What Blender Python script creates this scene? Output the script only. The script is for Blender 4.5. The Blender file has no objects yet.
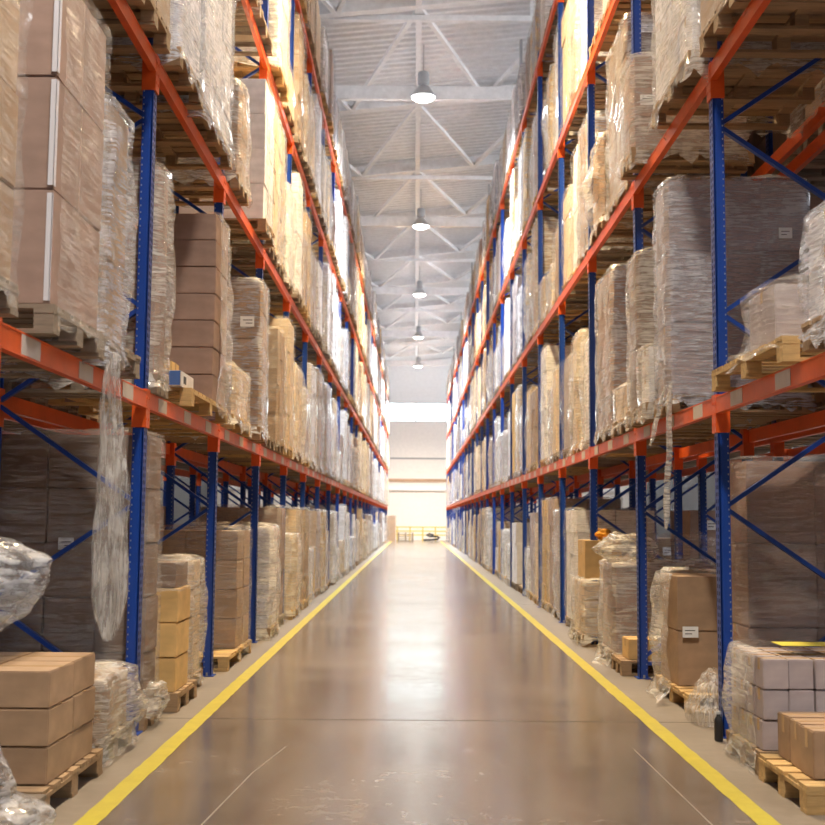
import bpy, bmesh, math, random
from mathutils import Vector, Matrix, noise

# ------------------------------------------------------------------ camera, world, light, exposure
scene = bpy.context.scene
col = scene.collection
F, PIT, YAW, ROL = 1157.0, 0.0920, -0.0029, -0.0079
CAM_H = 1.5
cam_data = bpy.data.cameras.new('camera')
cam_data.sensor_width = 36.0
cam_data.lens = 36.0 * F / 825.0
cam_data.clip_end = 300
cam = bpy.data.objects.new('camera', cam_data)
col.objects.link(cam)
_rx = Vector((math.cos(YAW), -math.sin(YAW), 0))
_fw = Vector((math.sin(YAW) * math.cos(PIT), math.cos(YAW) * math.cos(PIT), math.sin(PIT)))
_up = Vector((-math.sin(YAW) * math.sin(PIT), -math.cos(YAW) * math.sin(PIT), math.cos(PIT)))
_r = _rx * math.cos(ROL) - _up * math.sin(ROL)
_u = _rx * math.sin(ROL) + _up * math.cos(ROL)
cam.matrix_world = Matrix(((_r.x, _u.x, -_fw.x, 0), (_r.y, _u.y, -_fw.y, 0), (_r.z, _u.z, -_fw.z, CAM_H), (0, 0, 0, 1)))
cam_data.dof.use_dof = True
cam_data.dof.focus_distance = 9.0
cam_data.dof.aperture_fstop = 3.2
scene.camera = cam

world = bpy.data.worlds.new('world')
scene.world = world
world.use_nodes = True
world.node_tree.nodes['Background'].inputs[0].default_value = (0.90, 0.95, 1.0, 1)
world.node_tree.nodes['Background'].inputs[1].default_value = 3.1

scene.view_settings.view_transform = 'Standard'
scene.view_settings.look = 'None'
scene.view_settings.gamma = 1.0
scene.view_settings.use_curve_mapping = False
scene.view_settings.exposure = 0.75

LAMP_Y = [2.4, 14.4, 26.4, 38.4, 50.4, 62.4, 74.4]
LAMP_POWER = 4200.0
LAMP_GAIN = [0.7, 1.15, 1.0, 1.0, 1.5, 2.0, 2.4]
LAMP_COL = (1.0, 0.86, 0.66)
WARM, COOL, NEUT = (1.0, 0.76, 0.42), (0.88, 0.95, 1.0), (1.0, 0.90, 0.76)
LAMP_COLS = [NEUT, WARM, COOL, WARM, COOL, COOL, NEUT]

# ------------------------------------------------------------------ measures
XL, XR = -1.9225, 2.157            # aisle faces of the two racks
Y0, BAY = 8.2, 3.0
YSIDE = {-1: 8.157, 1: 8.243}                 # first full upright in view, bay length
NB = 24                            # bays n = -2 .. 23
CB = [2.133, 4.592, 7.018, 9.479]  # underside of the beam connectors
DEPTH = 1.12
SHELF = [0.0] + [c + 0.257 for c in CB]
WALL_Y = 84.0
ORD = ['first', 'second', 'third', 'fourth', 'fifth', 'sixth', 'seventh', 'eighth', 'ninth', 'tenth', 'eleventh', 'twelfth',
       'thirteenth', 'fourteenth', 'fifteenth', 'sixteenth', 'seventeenth', 'eighteenth', 'nineteenth', 'twentieth',
       'twenty-first', 'twenty-second', 'twenty-third', 'twenty-fourth', 'twenty-fifth', 'twenty-sixth']
LEVELN = ['floor level', 'first shelf', 'second shelf', 'third shelf', 'top shelf']

# ------------------------------------------------------------------ materials
MATS = {}
def mat(name, color=(0.8, 0.8, 0.8), rough=0.6, metal=0.0, build=None):
    m = bpy.data.materials.new(name)
    m.use_nodes = True
    nt = m.node_tree
    b = nt.nodes['Principled BSDF']
    b.inputs['Base Color'].default_value = (*color, 1)
    b.inputs['Roughness'].default_value = rough
    b.inputs['Metallic'].default_value = metal
    if build: build(nt, b)
    MATS[name] = m
    return m

def nd(nt, t, **kw):
    n = nt.nodes.new(t)
    for k, v in kw.items():
        if k in n.inputs: n.inputs[k].default_value = v
        else: setattr(n, k, v)
    return n

def coords(nt, scale=(1, 1, 1), rot=(0, 0, 0), kind='Object'):
    tc = nd(nt, 'ShaderNodeTexCoord')
    mp = nd(nt, 'ShaderNodeMapping')
    mp.inputs['Scale'].default_value = scale
    mp.inputs['Rotation'].default_value = rot
    nt.links.new(tc.outputs[kind], mp.inputs[0])
    return mp.outputs[0]

def ramp(nt, fac, stops):
    r = nd(nt, 'ShaderNodeValToRGB')
    e = r.color_ramp.elements
    while len(e) > 1: e.remove(e[-1])
    e[0].position = stops[0][0]; e[0].color = (*stops[0][1], 1)
    for p, c in stops[1:]:
        x = e.new(p); x.color = (*c, 1)
    nt.links.new(fac, r.inputs[0])
    return r.outputs[0]

def bump(nt, b, h, strength=0.3, dist=0.01):
    bm = nd(nt, 'ShaderNodeBump')
    bm.inputs['Strength'].default_value = strength
    bm.inputs['Distance'].default_value = dist
    nt.links.new(h, bm.inputs['Height'])
    nt.links.new(bm.outputs[0], b.inputs['Normal'])

def cardboard(name, c):
    def f(nt, b):
        v = coords(nt, (3, 3, 5))
        n = nd(nt, 'ShaderNodeTexNoise', Scale=2.0, Detail=5.0)
        nt.links.new(v, n.inputs['Vector'])
        base = ramp(nt, n.outputs[0], [(0.3, tuple(x * 0.84 for x in c)), (0.7, tuple(min(1, x * 1.1) for x in c))])
        geo = nd(nt, 'ShaderNodeNewGeometry')
        oi = nd(nt, 'ShaderNodeObjectInfo')
        add = nd(nt, 'ShaderNodeMath', operation='ADD')
        nt.links.new(geo.outputs['Random Per Island'], add.inputs[0]); nt.links.new(oi.outputs['Random'], add.inputs[1])
        mr = nd(nt, 'ShaderNodeMapRange')
        mr.inputs['From Max'].default_value = 2.0
        mr.inputs['To Min'].default_value = 0.80; mr.inputs['To Max'].default_value = 1.16
        nt.links.new(add.outputs[0], mr.inputs[0])
        hs = nd(nt, 'ShaderNodeHueSaturation')
        nt.links.new(base, hs.inputs['Color']); nt.links.new(mr.outputs[0], hs.inputs['Value'])
        nt.links.new(hs.outputs[0], b.inputs['Base Color'])
        bump(nt, b, n.outputs[0], 0.15, 0.01)
    return mat(name, c, 0.7, 0, f)
cardboard('brown_card', (0.36, 0.235, 0.145))
cardboard('mauve_card', (0.34, 0.225, 0.18))
cardboard('dark_card', (0.20, 0.125, 0.085))
cardboard('yellow_card', (0.60, 0.39, 0.16))
cardboard('cream_card', (0.64, 0.49, 0.33))
cardboard('white_card', (0.78, 0.76, 0.78))
cardboard('grey_card', (0.42, 0.35, 0.35))
mat('tape', (0.56, 0.37, 0.20), 0.25)
mat('pale_tape', (0.72, 0.62, 0.50), 0.25)
mat('foam', (0.72, 0.70, 0.74), 0.3)
mat('paper', (0.82, 0.82, 0.82), 0.6)
mat('ink', (0.05, 0.05, 0.06), 0.6)
mat('blue_print', (0.05, 0.12, 0.35), 0.5)

def wood(name, c):
    def f(nt, b):
        v = coords(nt, (1.5, 14, 14))
        n = nd(nt, 'ShaderNodeTexNoise', Scale=2.5, Detail=6.0, Roughness=0.65)
        nt.links.new(v, n.inputs['Vector'])
        base = ramp(nt, n.outputs[0], [(0.25, tuple(x * 0.55 for x in c)), (0.5, c), (0.8, tuple(min(1, x * 1.3) for x in c))])
        geo = nd(nt, 'ShaderNodeNewGeometry')
        mr = nd(nt, 'ShaderNodeMapRange')
        mr.inputs['To Min'].default_value = 0.65; mr.inputs['To Max'].default_value = 1.2
        nt.links.new(geo.outputs['Random Per Island'], mr.inputs[0])
        hs = nd(nt, 'ShaderNodeHueSaturation')
        nt.links.new(base, hs.inputs['Color']); nt.links.new(mr.outputs[0], hs.inputs['Value'])
        nt.links.new(hs.outputs[0], b.inputs['Base Color'])
        bump(nt, b, n.outputs[0], 0.35, 0.006)
    return mat(name, c, 0.8, 0, f)
wood('pallet_wood', (0.33, 0.215, 0.12))
wood('yellow_wood', (0.52, 0.34, 0.145))
wood('grey_wood', (0.27, 0.21, 0.155))

def film(name, c, amin, amax, rough=0.22, sc=1.0, rot=(0.0, 0.5, 0.5), st=(2.5, 26)):
    def f(nt, b):
        v = coords(nt, (st[0] * sc, st[0] * sc, st[1] * sc), rot)
        n = nd(nt, 'ShaderNodeTexNoise', Scale=1.8, Detail=6.0, Roughness=0.6, Distortion=0.6)
        nt.links.new(v, n.inputs['Vector'])
        v2 = coords(nt, (1, 1, 1))
        n2 = nd(nt, 'ShaderNodeTexNoise', Scale=3.0 * sc, Detail=4.0, Roughness=0.6, Distortion=1.2)
        nt.links.new(v2, n2.inputs['Vector'])
        ml = nd(nt, 'ShaderNodeMath', operation='MULTIPLY_ADD'); ml.inputs[1].default_value = 0.45
        nt.links.new(n2.outputs[0], ml.inputs[0])
        m3 = nd(nt, 'ShaderNodeMath', operation='MULTIPLY'); m3.inputs[1].default_value = 0.7
        nt.links.new(n.outputs[0], m3.inputs[0]); nt.links.new(m3.outputs[0], ml.inputs[2])
        mr = nd(nt, 'ShaderNodeMapRange')
        mr.inputs['From Min'].default_value = 0.50; mr.inputs['From Max'].default_value = 0.66
        mr.inputs['To Min'].default_value = amin; mr.inputs['To Max'].default_value = amax
        nt.links.new(ml.outputs[0], mr.inputs[0])
        nt.links.new(mr.outputs[0], b.inputs['Alpha'])
        b.inputs['Specular IOR Level'].default_value = 0.9
        b.inputs['Coat Weight'].default_value = 0.6; b.inputs['Coat Roughness'].default_value = 0.06
        bump(nt, b, ml.outputs[0], 1.0, 0.04)
    return mat(name, c, rough, 0, f)
film('clear_film', (0.80, 0.75, 0.70), 0.04, 0.34, rot=(0.5, 0.3, 0.0))
film('milky_film', (0.84, 0.79, 0.72), 0.16, 0.62, rot=(0.3, 0.2, 0.0))
film('silver_film', (0.70, 0.71, 0.78), 0.12, 0.72, 0.15, 1.2, (0.06, 0.05, 0.0))
film('crumpled_film', (0.66, 0.64, 0.64), 0.14, 0.72, 0.10, 1.0, (0.6, 0.9, 0.0), (5, 20))
film('loose_film', (0.80, 0.76, 0.72), 0.08, 0.62, 0.10, 1.0, (0.05, 0.05, 0.0), (22, 2.2))

def paint(name, c, rough=0.4, metal=0.0, wear=0.12):
    def f(nt, b):
        v = coords(nt, (1, 1, 1), kind='Object')
        n = nd(nt, 'ShaderNodeTexNoise', Scale=5.0, Detail=6.0, Roughness=0.7)
        nt.links.new(v, n.inputs['Vector'])
        cc = ramp(nt, n.outputs[0], [(0.3, tuple(x * (1 - wear) for x in c)), (0.7, tuple(min(1, x * (1 + wear)) for x in c))])
        nt.links.new(cc, b.inputs['Base Color'])
    return mat(name, c, rough, metal, f)
paint('rack_blue', (0.008, 0.050, 0.30), 0.35)
paint('rack_orange', (0.68, 0.095, 0.014), 0.38)
mat('slot_dark', (0.005, 0.01, 0.03), 0.8)
paint('beam_label', (0.60, 0.52, 0.46), 0.5)
paint('white_steel', (0.74, 0.74, 0.76), 0.45)
paint('grey_steel', (0.30, 0.31, 0.33), 0.4)
mat('galvanised', (0.55, 0.56, 0.58), 0.3, 0.8)
paint('deck_sheet', (0.74, 0.75, 0.78), 0.33, 0.2, 0.1)
paint('black_plastic', (0.02, 0.02, 0.024), 0.35)
paint('guard_yellow', (0.75, 0.55, 0.15), 0.5)
paint('yellow_sheet', (0.75, 0.65, 0.08), 0.5)

def floor_mat():
    def f(nt, b):
        v = coords(nt, (1, 1, 1))
        n1 = nd(nt, 'ShaderNodeTexNoise', Scale=0.55, Detail=8.0, Roughness=0.65)
        n2 = nd(nt, 'ShaderNodeTexNoise', Scale=9.0, Detail=6.0, Roughness=0.7)
        nt.links.new(v, n1.inputs['Vector']); nt.links.new(v, n2.inputs['Vector'])
        mx = nd(nt, 'ShaderNodeMath', operation='MULTIPLY_ADD'); mx.inputs[1].default_value = 0.4
        nt.links.new(n2.outputs[0], mx.inputs[0])
        m2 = nd(nt, 'ShaderNodeMath', operation='MULTIPLY'); m2.inputs[1].default_value = 0.6
        nt.links.new(n1.outputs[0], m2.inputs[0]); nt.links.new(m2.outputs[0], mx.inputs[2])
        polished = ramp(nt, mx.outputs[0], [(0.35, (0.115, 0.088, 0.070)), (0.52, (0.165, 0.130, 0.105)), (0.68, (0.235, 0.195, 0.165))])
        raw = ramp(nt, mx.outputs[0], [(0.35, (0.13, 0.10, 0.077)), (0.52, (0.185, 0.147, 0.116)), (0.68, (0.25, 0.205, 0.168))])
        sx = nd(nt, 'ShaderNodeSeparateXYZ'); nt.links.new(v, sx.inputs[0])
        sub = nd(nt, 'ShaderNodeMath', operation='SUBTRACT'); sub.inputs[1].default_value = 0.085
        nt.links.new(sx.outputs[0], sub.inputs[0])
        ab = nd(nt, 'ShaderNodeMath', operation='ABSOLUTE'); nt.links.new(sub.outputs[0], ab.inputs[0])
        mr = nd(nt, 'ShaderNodeMapRange'); mr.inputs['From Min'].default_value = 1.64; mr.inputs['From Max'].default_value = 1.70
        nt.links.new(ab.outputs[0], mr.inputs[0])
        mix = nd(nt, 'ShaderNodeMix', data_type='RGBA')
        nt.links.new(mr.outputs[0], mix.inputs[0]); nt.links.new(polished, mix.inputs[6]); nt.links.new(raw, mix.inputs[7])
        nt.links.new(mix.outputs[2], b.inputs['Base Color'])
        r1 = nd(nt, 'ShaderNodeMapRange'); r1.inputs['From Min'].default_value = 0.3; r1.inputs['From Max'].default_value = 0.7
        r1.inputs['To Min'].default_value = 0.11; r1.inputs['To Max'].default_value = 0.26
        nt.links.new(mx.outputs[0], r1.inputs[0])
        ad = nd(nt, 'ShaderNodeMath', operation='MULTIPLY_ADD'); ad.inputs[1].default_value = 0.35
        nt.links.new(mr.outputs[0], ad.inputs[0]); nt.links.new(r1.outputs[0], ad.inputs[2])
        nt.links.new(ad.outputs[0], b.inputs['Roughness'])
        b.inputs['Specular IOR Level'].default_value = 1.0
        bump(nt, b, mx.outputs[0], 0.035, 0.01)
    return mat('concrete', (0.15, 0.12, 0.1), 0.25, 0, f)
floor_mat()

def line_mat():
    def f(nt, b):
        v = coords(nt, (1, 1, 1))
        n = nd(nt, 'ShaderNodeTexNoise', Scale=7.0, Detail=8.0, Roughness=0.75)
        nt.links.new(v, n.inputs['Vector'])
        cc = ramp(nt, n.outputs[0], [(0.24, (0.20, 0.15, 0.07)), (0.33, (0.42, 0.35, 0.04)), (0.7, (0.54, 0.455, 0.055))])
        nt.links.new(cc, b.inputs['Base Color'])
    return mat('line_paint', (0.8, 0.68, 0.05), 0.4, 0, f)
line_mat()
mat('joint', (0.06, 0.045, 0.035), 0.8)
mat('scratch', (0.24, 0.20, 0.165), 0.5)
paint('wall_panel', (0.86, 0.82, 0.78), 0.7, 0, 0.05)
paint('side_panel', (0.14, 0.15, 0.17), 0.7, 0, 0.1)
paint('upper_panel', (0.82, 0.81, 0.82), 0.7, 0, 0.05)
paint('brown_strip', (0.50, 0.33, 0.22), 0.6)
def emis(name, c, s):
    m = bpy.data.materials.new(name); m.use_nodes = True
    nt = m.node_tree; b = nt.nodes['Principled BSDF']
    b.inputs['Base Color'].default_value = (*c, 1)
    b.inputs['Emission Color'].default_value = (*c, 1); b.inputs['Emission Strength'].default_value = s
    MATS[name] = m
emis('daylight_pane', (0.80, 0.96, 1.0), 5.0)
emis('lamp_glow', (1.0, 0.97, 0.90), 14.0)

# ------------------------------------------------------------------ mesh helpers
class MB:
    def __init__(s): s.v = []; s.f = []; s.m = []; s.mats = []
    def mi(s, name):
        if name not in s.mats: s.mats.append(name)
        return s.mats.index(name)
    def box(s, x0, x1, y0, y1, z0, z1, m, rz=0.0, skip=''):
        if x0 > x1: x0, x1 = x1, x0
        if y0 > y1: y0, y1 = y1, y0
        if z0 > z1: z0, z1 = z1, z0
        b = len(s.v)
        pts = [(x0, y0, z0), (x1, y0, z0), (x1, y1, z0), (x0, y1, z0), (x0, y0, z1), (x1, y0, z1), (x1, y1, z1), (x0, y1, z1)]
        if rz:
            cx, cy = (x0 + x1) / 2, (y0 + y1) / 2; c, n = math.cos(rz), math.sin(rz)
            pts = [(cx + (p[0] - cx) * c - (p[1] - cy) * n, cy + (p[0] - cx) * n + (p[1] - cy) * c, p[2]) for p in pts]
        s.v += pts
        k = s.mi(m)
        for f in ((0, 3, 2, 1), (4, 5, 6, 7), (0, 1, 5, 4), (1, 2, 6, 5), (2, 3, 7, 6), (3, 0, 4, 7)):
            s.f.append(tuple(b + i for i in f)); s.m.append(k)
    def bar(s, p, q, w, h, m, up=(0, 0, 1)):
        p, q = Vector(p), Vector(q); d = (q - p).normalized(); u = Vector(up)
        if abs(d.dot(u)) > 0.98: u = Vector((0, 1, 0))
        a = d.cross(u).normalized(); c = a.cross(d).normalized()
        b = len(s.v)
        for e in (p, q):
            for i, j in ((-1, -1), (1, -1), (1, 1), (-1, 1)):
                s.v.append(tuple(e + a * (i * w / 2) + c * (j * h / 2)))
        k = s.mi(m)
        for f in ((0, 3, 2, 1), (4, 5, 6, 7), (0, 1, 5, 4), (1, 2, 6, 5), (2, 3, 7, 6), (3, 0, 4, 7)):
            s.f.append(tuple(b + i for i in f)); s.m.append(k)
    def quad(s, a, b_, c, d, m):
        b = len(s.v); s.v += [a, b_, c, d]; s.f.append((b, b + 1, b + 2, b + 3)); s.m.append(s.mi(m))
    def lathe(s, prof, m, seg=20, c=(0, 0, 0)):
        b = len(s.v); k = s.mi(m)
        for r, z in prof:
            for i in range(seg):
                a = 2 * math.pi * i / seg
                s.v.append((c[0] + r * math.cos(a), c[1] + r * math.sin(a), c[2] + z))
        for j in range(len(prof) - 1):
            for i in range(seg):
                i2 = (i + 1) % seg
                s.f.append((b + j * seg + i, b + j * seg + i2, b + (j + 1) * seg + i2, b + (j + 1) * seg + i)); s.m.append(k)
    def tube(s, pts, r, m, seg=8):
        k = s.mi(m); b = len(s.v); n = len(pts)
        rr = r if isinstance(r, (list, tuple)) else [r] * n
        for i, p in enumerate(pts):
            p = Vector(p); d = (Vector(pts[min(i + 1, n - 1)]) - Vector(pts[max(i - 1, 0)])).normalized()
            u = Vector((0, 0, 1)) if abs(d.z) < 0.9 else Vector((0, 1, 0))
            a = d.cross(u).normalized(); c = a.cross(d).normalized()
            for j in range(seg):
                t = 2 * math.pi * j / seg
                s.v.append(tuple(p + a * rr[i] * math.cos(t) + c * rr[i] * math.sin(t)))
        for i in range(n - 1):
            for j in range(seg):
                j2 = (j + 1) % seg
                s.f.append((b + i * seg + j, b + i * seg + j2, b + (i + 1) * seg + j2, b + (i + 1) * seg + j)); s.m.append(k)
        s.f.append(tuple(b + j for j in range(seg))[::-1]); s.m.append(k)
        s.f.append(tuple(b + (n - 1) * seg + j for j in range(seg))); s.m.append(k)
    def grid(s, P, m, closed=False):
        b = len(s.v); k = s.mi(m); R, Cn = len(P), len(P[0])
        for row in P: s.v += [tuple(p) for p in row]
        for i in range(R - 1):
            for j in range(Cn if closed else Cn - 1):
                j2 = (j + 1) % Cn
                s.f.append((b + i * Cn + j, b + i * Cn + j2, b + (i + 1) * Cn + j2, b + (i + 1) * Cn + j)); s.m.append(k)
    def add(s, me, off, mirror=1):
        b = len(s.v)
        s.v += [(v.co.x * mirror + off[0], v.co.y + off[1], v.co.z + off[2]) for v in me.vertices]
        ks = [s.mi(x.name) for x in me.materials]
        for p in me.polygons:
            t = tuple(b + i for i in p.vertices)
            s.f.append(t if mirror > 0 else t[::-1]); s.m.append(ks[p.material_index])
    def mesh(s, name, smooth=False, bevel=0):
        me = bpy.data.meshes.new(name)
        me.from_pydata(s.v, [], s.f)
        for m in s.mats: me.materials.append(MATS[m])
        me.polygons.foreach_set('material_index', s.m)
        if bevel:
            bm = bmesh.new(); bm.from_mesh(me)
            bmesh.ops.bevel(bm, geom=bm.edges[:], offset=bevel, segments=2, affect='EDGES', clamp_overlap=True)
            bm.to_mesh(me); bm.free()
        if smooth: me.polygons.foreach_set('use_smooth', [True] * len(me.polygons))
        me.update()
        return me
    def build(s, name, parent=None, loc=(0, 0, 0), smooth=False, bevel=0):
        return obj(name, s.mesh(name, smooth, bevel), parent, loc)

def obj(name, me, parent=None, loc=(0, 0, 0), rz=0.0):
    o = bpy.data.objects.new(name, me); col.objects.link(o)
    o.location = loc; o.rotation_euler = (0, 0, rz)
    if parent is not None: o.parent = parent
    return o
def thing(name, loc=(0, 0, 0)):
    return obj(name, None, None, loc)
def tag(o, label=None, cat=None, group=None, kind=None):
    if label: o['label'] = label
    if cat: o['category'] = cat
    if group: o['group'] = group
    if kind: o['kind'] = kind
    return o
def copy_tree(o, parent=None):
    c = o.copy(); col.objects.link(c)
    if parent is not None: c.parent = parent
    for ch in list(o.children): copy_tree(ch, c)
    return c

# ------------------------------------------------------------------ the building
X0W, X1W, YB = -15.0, 16.5, -14.0
b = MB(); b.box(X0W, X1W, YB, WALL_Y + 0.3, -0.3, 0, 'concrete'); tag(b.build('floor'), kind='structure')
b = MB()
for y in (8.85, 20.9, 33.0, 45.0, 57.0, 69.0): b.box(-6, 6, y - 0.005, y + 0.005, 0.0, 0.0012, 'joint')
tag(b.build('trim_1'), kind='structure')
b = MB()
for pts in ([(-1.08, 5.2), (-1.03, 5.9), (-0.95, 7.0), (-0.84, 7.8)], [(1.50, 5.2), (1.485, 6.0), (1.47, 6.9), (1.455, 7.8)]):
    for p, q in zip(pts, pts[1:]): b.bar((p[0], p[1], 0.0006), (q[0], q[1], 0.0006), 0.008, 0.001, 'scratch')
tag(b.build('trim_2'), kind='structure')

random.seed(3)
for nm, xc in (('left', -1.60), ('right', 1.775)):
    b = MB(); P = []
    n = 700
    for i in range(n):
        y = -4 + i * (84.0 / (n - 1))
        P.append([(xc - 0.058 + random.uniform(-.004, .004), y, 0.0018), (xc + 0.058 + random.uniform(-.004, .004), y, 0.0018)])
    b.grid(P, 'line_paint')
    o = b.build('floor_line')
    tag(o, 'yellow painted line on the floor along the foot of the %s rack' % nm, 'floor line', 'painted aisle lines')

# end wall with a ribbon window
b = MB()
WZ0, WZ1 = 8.6, 9.95
RZ = lambda x: 12.8 + 0.1 * x      # height of the roof frames
b.box(X0W, X1W, WALL_Y, WALL_Y + 0.25, 0, WZ0, 'wall_panel')
b.box(X0W, X1W, WALL_Y, WALL_Y + 0.25, WZ1, 15.2, 'upper_panel')
tag(b.build('wall_back'), kind='structure')
wx = [-14, -11.5, -9, -6.7, -4.4, -2.15, 0.0, 2.15, 4.4, 6.7, 9, 11.5, 14]
for i in range(len(wx) - 1):
    b = MB(); x0, x1 = wx[i], wx[i + 1]
    b.box(x0 + .05, x1 - .05, WALL_Y + 0.12, WALL_Y + 0.16, WZ0 + .05, WZ1 - .05, 'daylight_pane')
    w = b.build('window_%d' % (i + 1)); tag(w, kind='structure')
    b = MB()
    b.box(x0, x1, WALL_Y - .03, WALL_Y + 0.2, WZ0, WZ0 + .05, 'grey_steel'); b.box(x0, x1, WALL_Y - .03, WALL_Y + 0.2, WZ1 - .05, WZ1, 'grey_steel')
    b.box(x0, x0 + .05, WALL_Y - .03, WALL_Y + 0.2, WZ0, WZ1, 'grey_steel'); b.box(x1 - .05, x1, WALL_Y - .03, WALL_Y + 0.2, WZ0, WZ1, 'grey_steel')
    b.build('window_frame', w)
b = MB(); b.box(X0W, X1W, WALL_Y - .06, WALL_Y, 4.2, 4.42, 'brown_strip'); tag(b.build('trim_3'), kind='structure')
b = MB(); b.box(X0W, X1W, WALL_Y - .12, WALL_Y, 3.55, 3.75, 'upper_panel'); b.box(X0W, X1W, WALL_Y - .03, WALL_Y, 5.85, 5.95, 'grey_steel'); tag(b.build('trim_4'), kind='structure')
# side walls: solid below, unseen opening on top added to light the ceiling
for nm, x in (('left', X0W), ('right', X1W)):
    b = MB(); b.box(x - .2, x, YB, WALL_Y, 0, 8.6, 'side_panel')
    for k in range(17): b.box(x - .2, x, YB + k * 6 - .15, YB + k * 6 + .15, 8.6, RZ(x) + .2, 'white_steel')
    tag(b.build('wall_' + nm), kind='structure')

b = MB(); b.box(X0W, X1W, YB - .2, YB, 0, 15.2, 'side_panel'); tag(b.build('wall_front'), kind='structure')  # unseen wall behind the camera, added to block world light
# roof: corrugated deck on sloping frames
b = MB(); P = []
y = YB; 
prof = [(0.0, 0.0), (0.13, 0.0), (0.17, 0.06), (0.26, 0.06), (0.30, 0.0)]
while y < WALL_Y:
    for dy, dz in prof[:-1]:
        P.append([(x, y + dy, 13.05 + dz + 0.1 * x) for x in (X0W - .3, 0, X1W + .3)])
    y += 0.30
b.grid(P, 'deck_sheet')
tag(b.build('ceiling'), kind='structure')
b = MB()
FR = [0.4 + 6.0 * k for k in range(-2, 14)]
for y in FR:
    b.bar((X0W, y, RZ(X0W)), (X1W, y, RZ(X1W)), 0.22, 0.30, 'white_steel')
tag(b.build('trim_5'), kind='structure')        # sloping rafters
b = MB()
b.box(-0.07, 0.07, FR[0], FR[-1], 12.62, 12.76, 'white_steel')
for xx in (-7.0, 7.0): b.box(xx - .06, xx + .06, FR[0], FR[-1], RZ(xx) - .2, RZ(xx) - .08, 'white_steel')
tag(b.build('trim_6'), kind='structure')        # ridge ties
b = MB()
for y, y2 in zip(FR, FR[1:]):
    for c in (-7.2, -3.6, 0.0, 3.6, 7.2):
        for s in (-1, 1):
            b.bar((c, y, RZ(c) - .12), (c + s * 1.8, y2, RZ(c + s * 1.8) - .12), 0.10, 0.10, 'white_steel')
tag(b.build('trim_7'), kind='structure')        # diagonal roof bracing
b = MB()
for k, y in enumerate(FR):
    if k % 2 : continue
    b.box(-5.5, 5.5, y + .25, y + .37, 12.48, 12.60, 'white_steel')
    for xx in (-5.0, -2.5, 2.5, 5.0): b.box(xx - .03, xx + .03, y + .28, y + .34, 12.60 if RZ(xx) > 12.6 else 12.3, max(RZ(xx), 12.62), 'white_steel')
tag(b.build('trim_8'), kind='structure')        # level cross members

# ------------------------------------------------------------------ high-bay lamps
def make_lamp():
    r = thing('high_bay_lamp')
    b = MB(); b.lathe([(0.001, 0.62), (0.12, 0.62), (0.135, 0.58), (0.135, 0.34), (0.11, 0.30), (0.09, 0.28)], 'grey_steel', 20); b.build('ballast_housing', r, smooth=True)
    b = MB(); b.lathe([(0.09, 0.30), (0.14, 0.26), (0.22, 0.15), (0.28, 0.05), (0.295, 0.0), (0.285, 0.0), (0.21, 0.14), (0.13, 0.24), (0.02, 0.27)], 'galvanised', 28); b.build('reflector', r, smooth=True)
    b = MB(); b.lathe([(0.275, 0.03), (0.24, -0.025), (0.15, -0.065), (0.001, -0.085)], 'lamp_glow', 28); b.build('diffuser', r, smooth=True)
    b = MB(); b.tube([(0, 0, 0.62), (0, 0, 1.30)], 0.012, 'grey_steel'); b.build('hook', r)
    return r
BRKT = 12.05
for k, y in enumerate(LAMP_Y):
    # channel that carries the lamp
    b = MB(); cx = 0.12
    b.box(-2.05, 2.45, y + .34, y + .48, 11.46, 11.78, 'white_steel')
    b2 = MB()
    for xx in (-2.1, 2.42): b2.box(xx, xx + .06, y + .31, y + .51, 11.42, RZ(xx) - .1, 'grey_steel')
    t = thing('lamp_carrier_beam', (0, 0, 0))
    b.build('channel', t); b2.build('hanger', t)
    nm = ORD[k]
    tag(t, 'white level beam hung below the roof behind the %s ceiling lamp from the camera' % nm, 'ceiling beam', 'lamp carrier beams')
    if k == 0:
        lamp = make_lamp(); first = lamp
    else:
        lamp = copy_tree(first)
    lamp.location = (cx, y, 11.36 if k else 11.36)
    tag(lamp, ('round high-bay lamp hanging over the aisle, %s lamp from the camera' % nm), 'ceiling lamp', 'high-bay lamps over the aisle')
    ld = bpy.data.lights.new('lamp_light', 'SPOT'); ld.energy = LAMP_POWER * LAMP_GAIN[k]; ld.color = LAMP_COLS[k]; ld.shadow_soft_size = 0.28; ld.spot_size = math.radians(146); ld.spot_blend = 1.0
    lo = bpy.data.objects.new('lamp_light', ld); col.objects.link(lo); lo.location = (cx, y, 11.2)
# unseen fill lights added over the neighbouring aisles for ambient light
for xx in (-9.6, 9.9):
    for y in (6, 18, 30, 42, 54, 66, 78):
        ld = bpy.data.lights.new('fill_light', 'SPOT'); ld.energy = 500; ld.color = LAMP_COL; ld.shadow_soft_size = 0.3; ld.spot_size = math.radians(150); ld.spot_blend = 0.6
        lo = bpy.data.objects.new('fill_light', ld); col.objects.link(lo); lo.location = (xx, y, 10.6)

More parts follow.
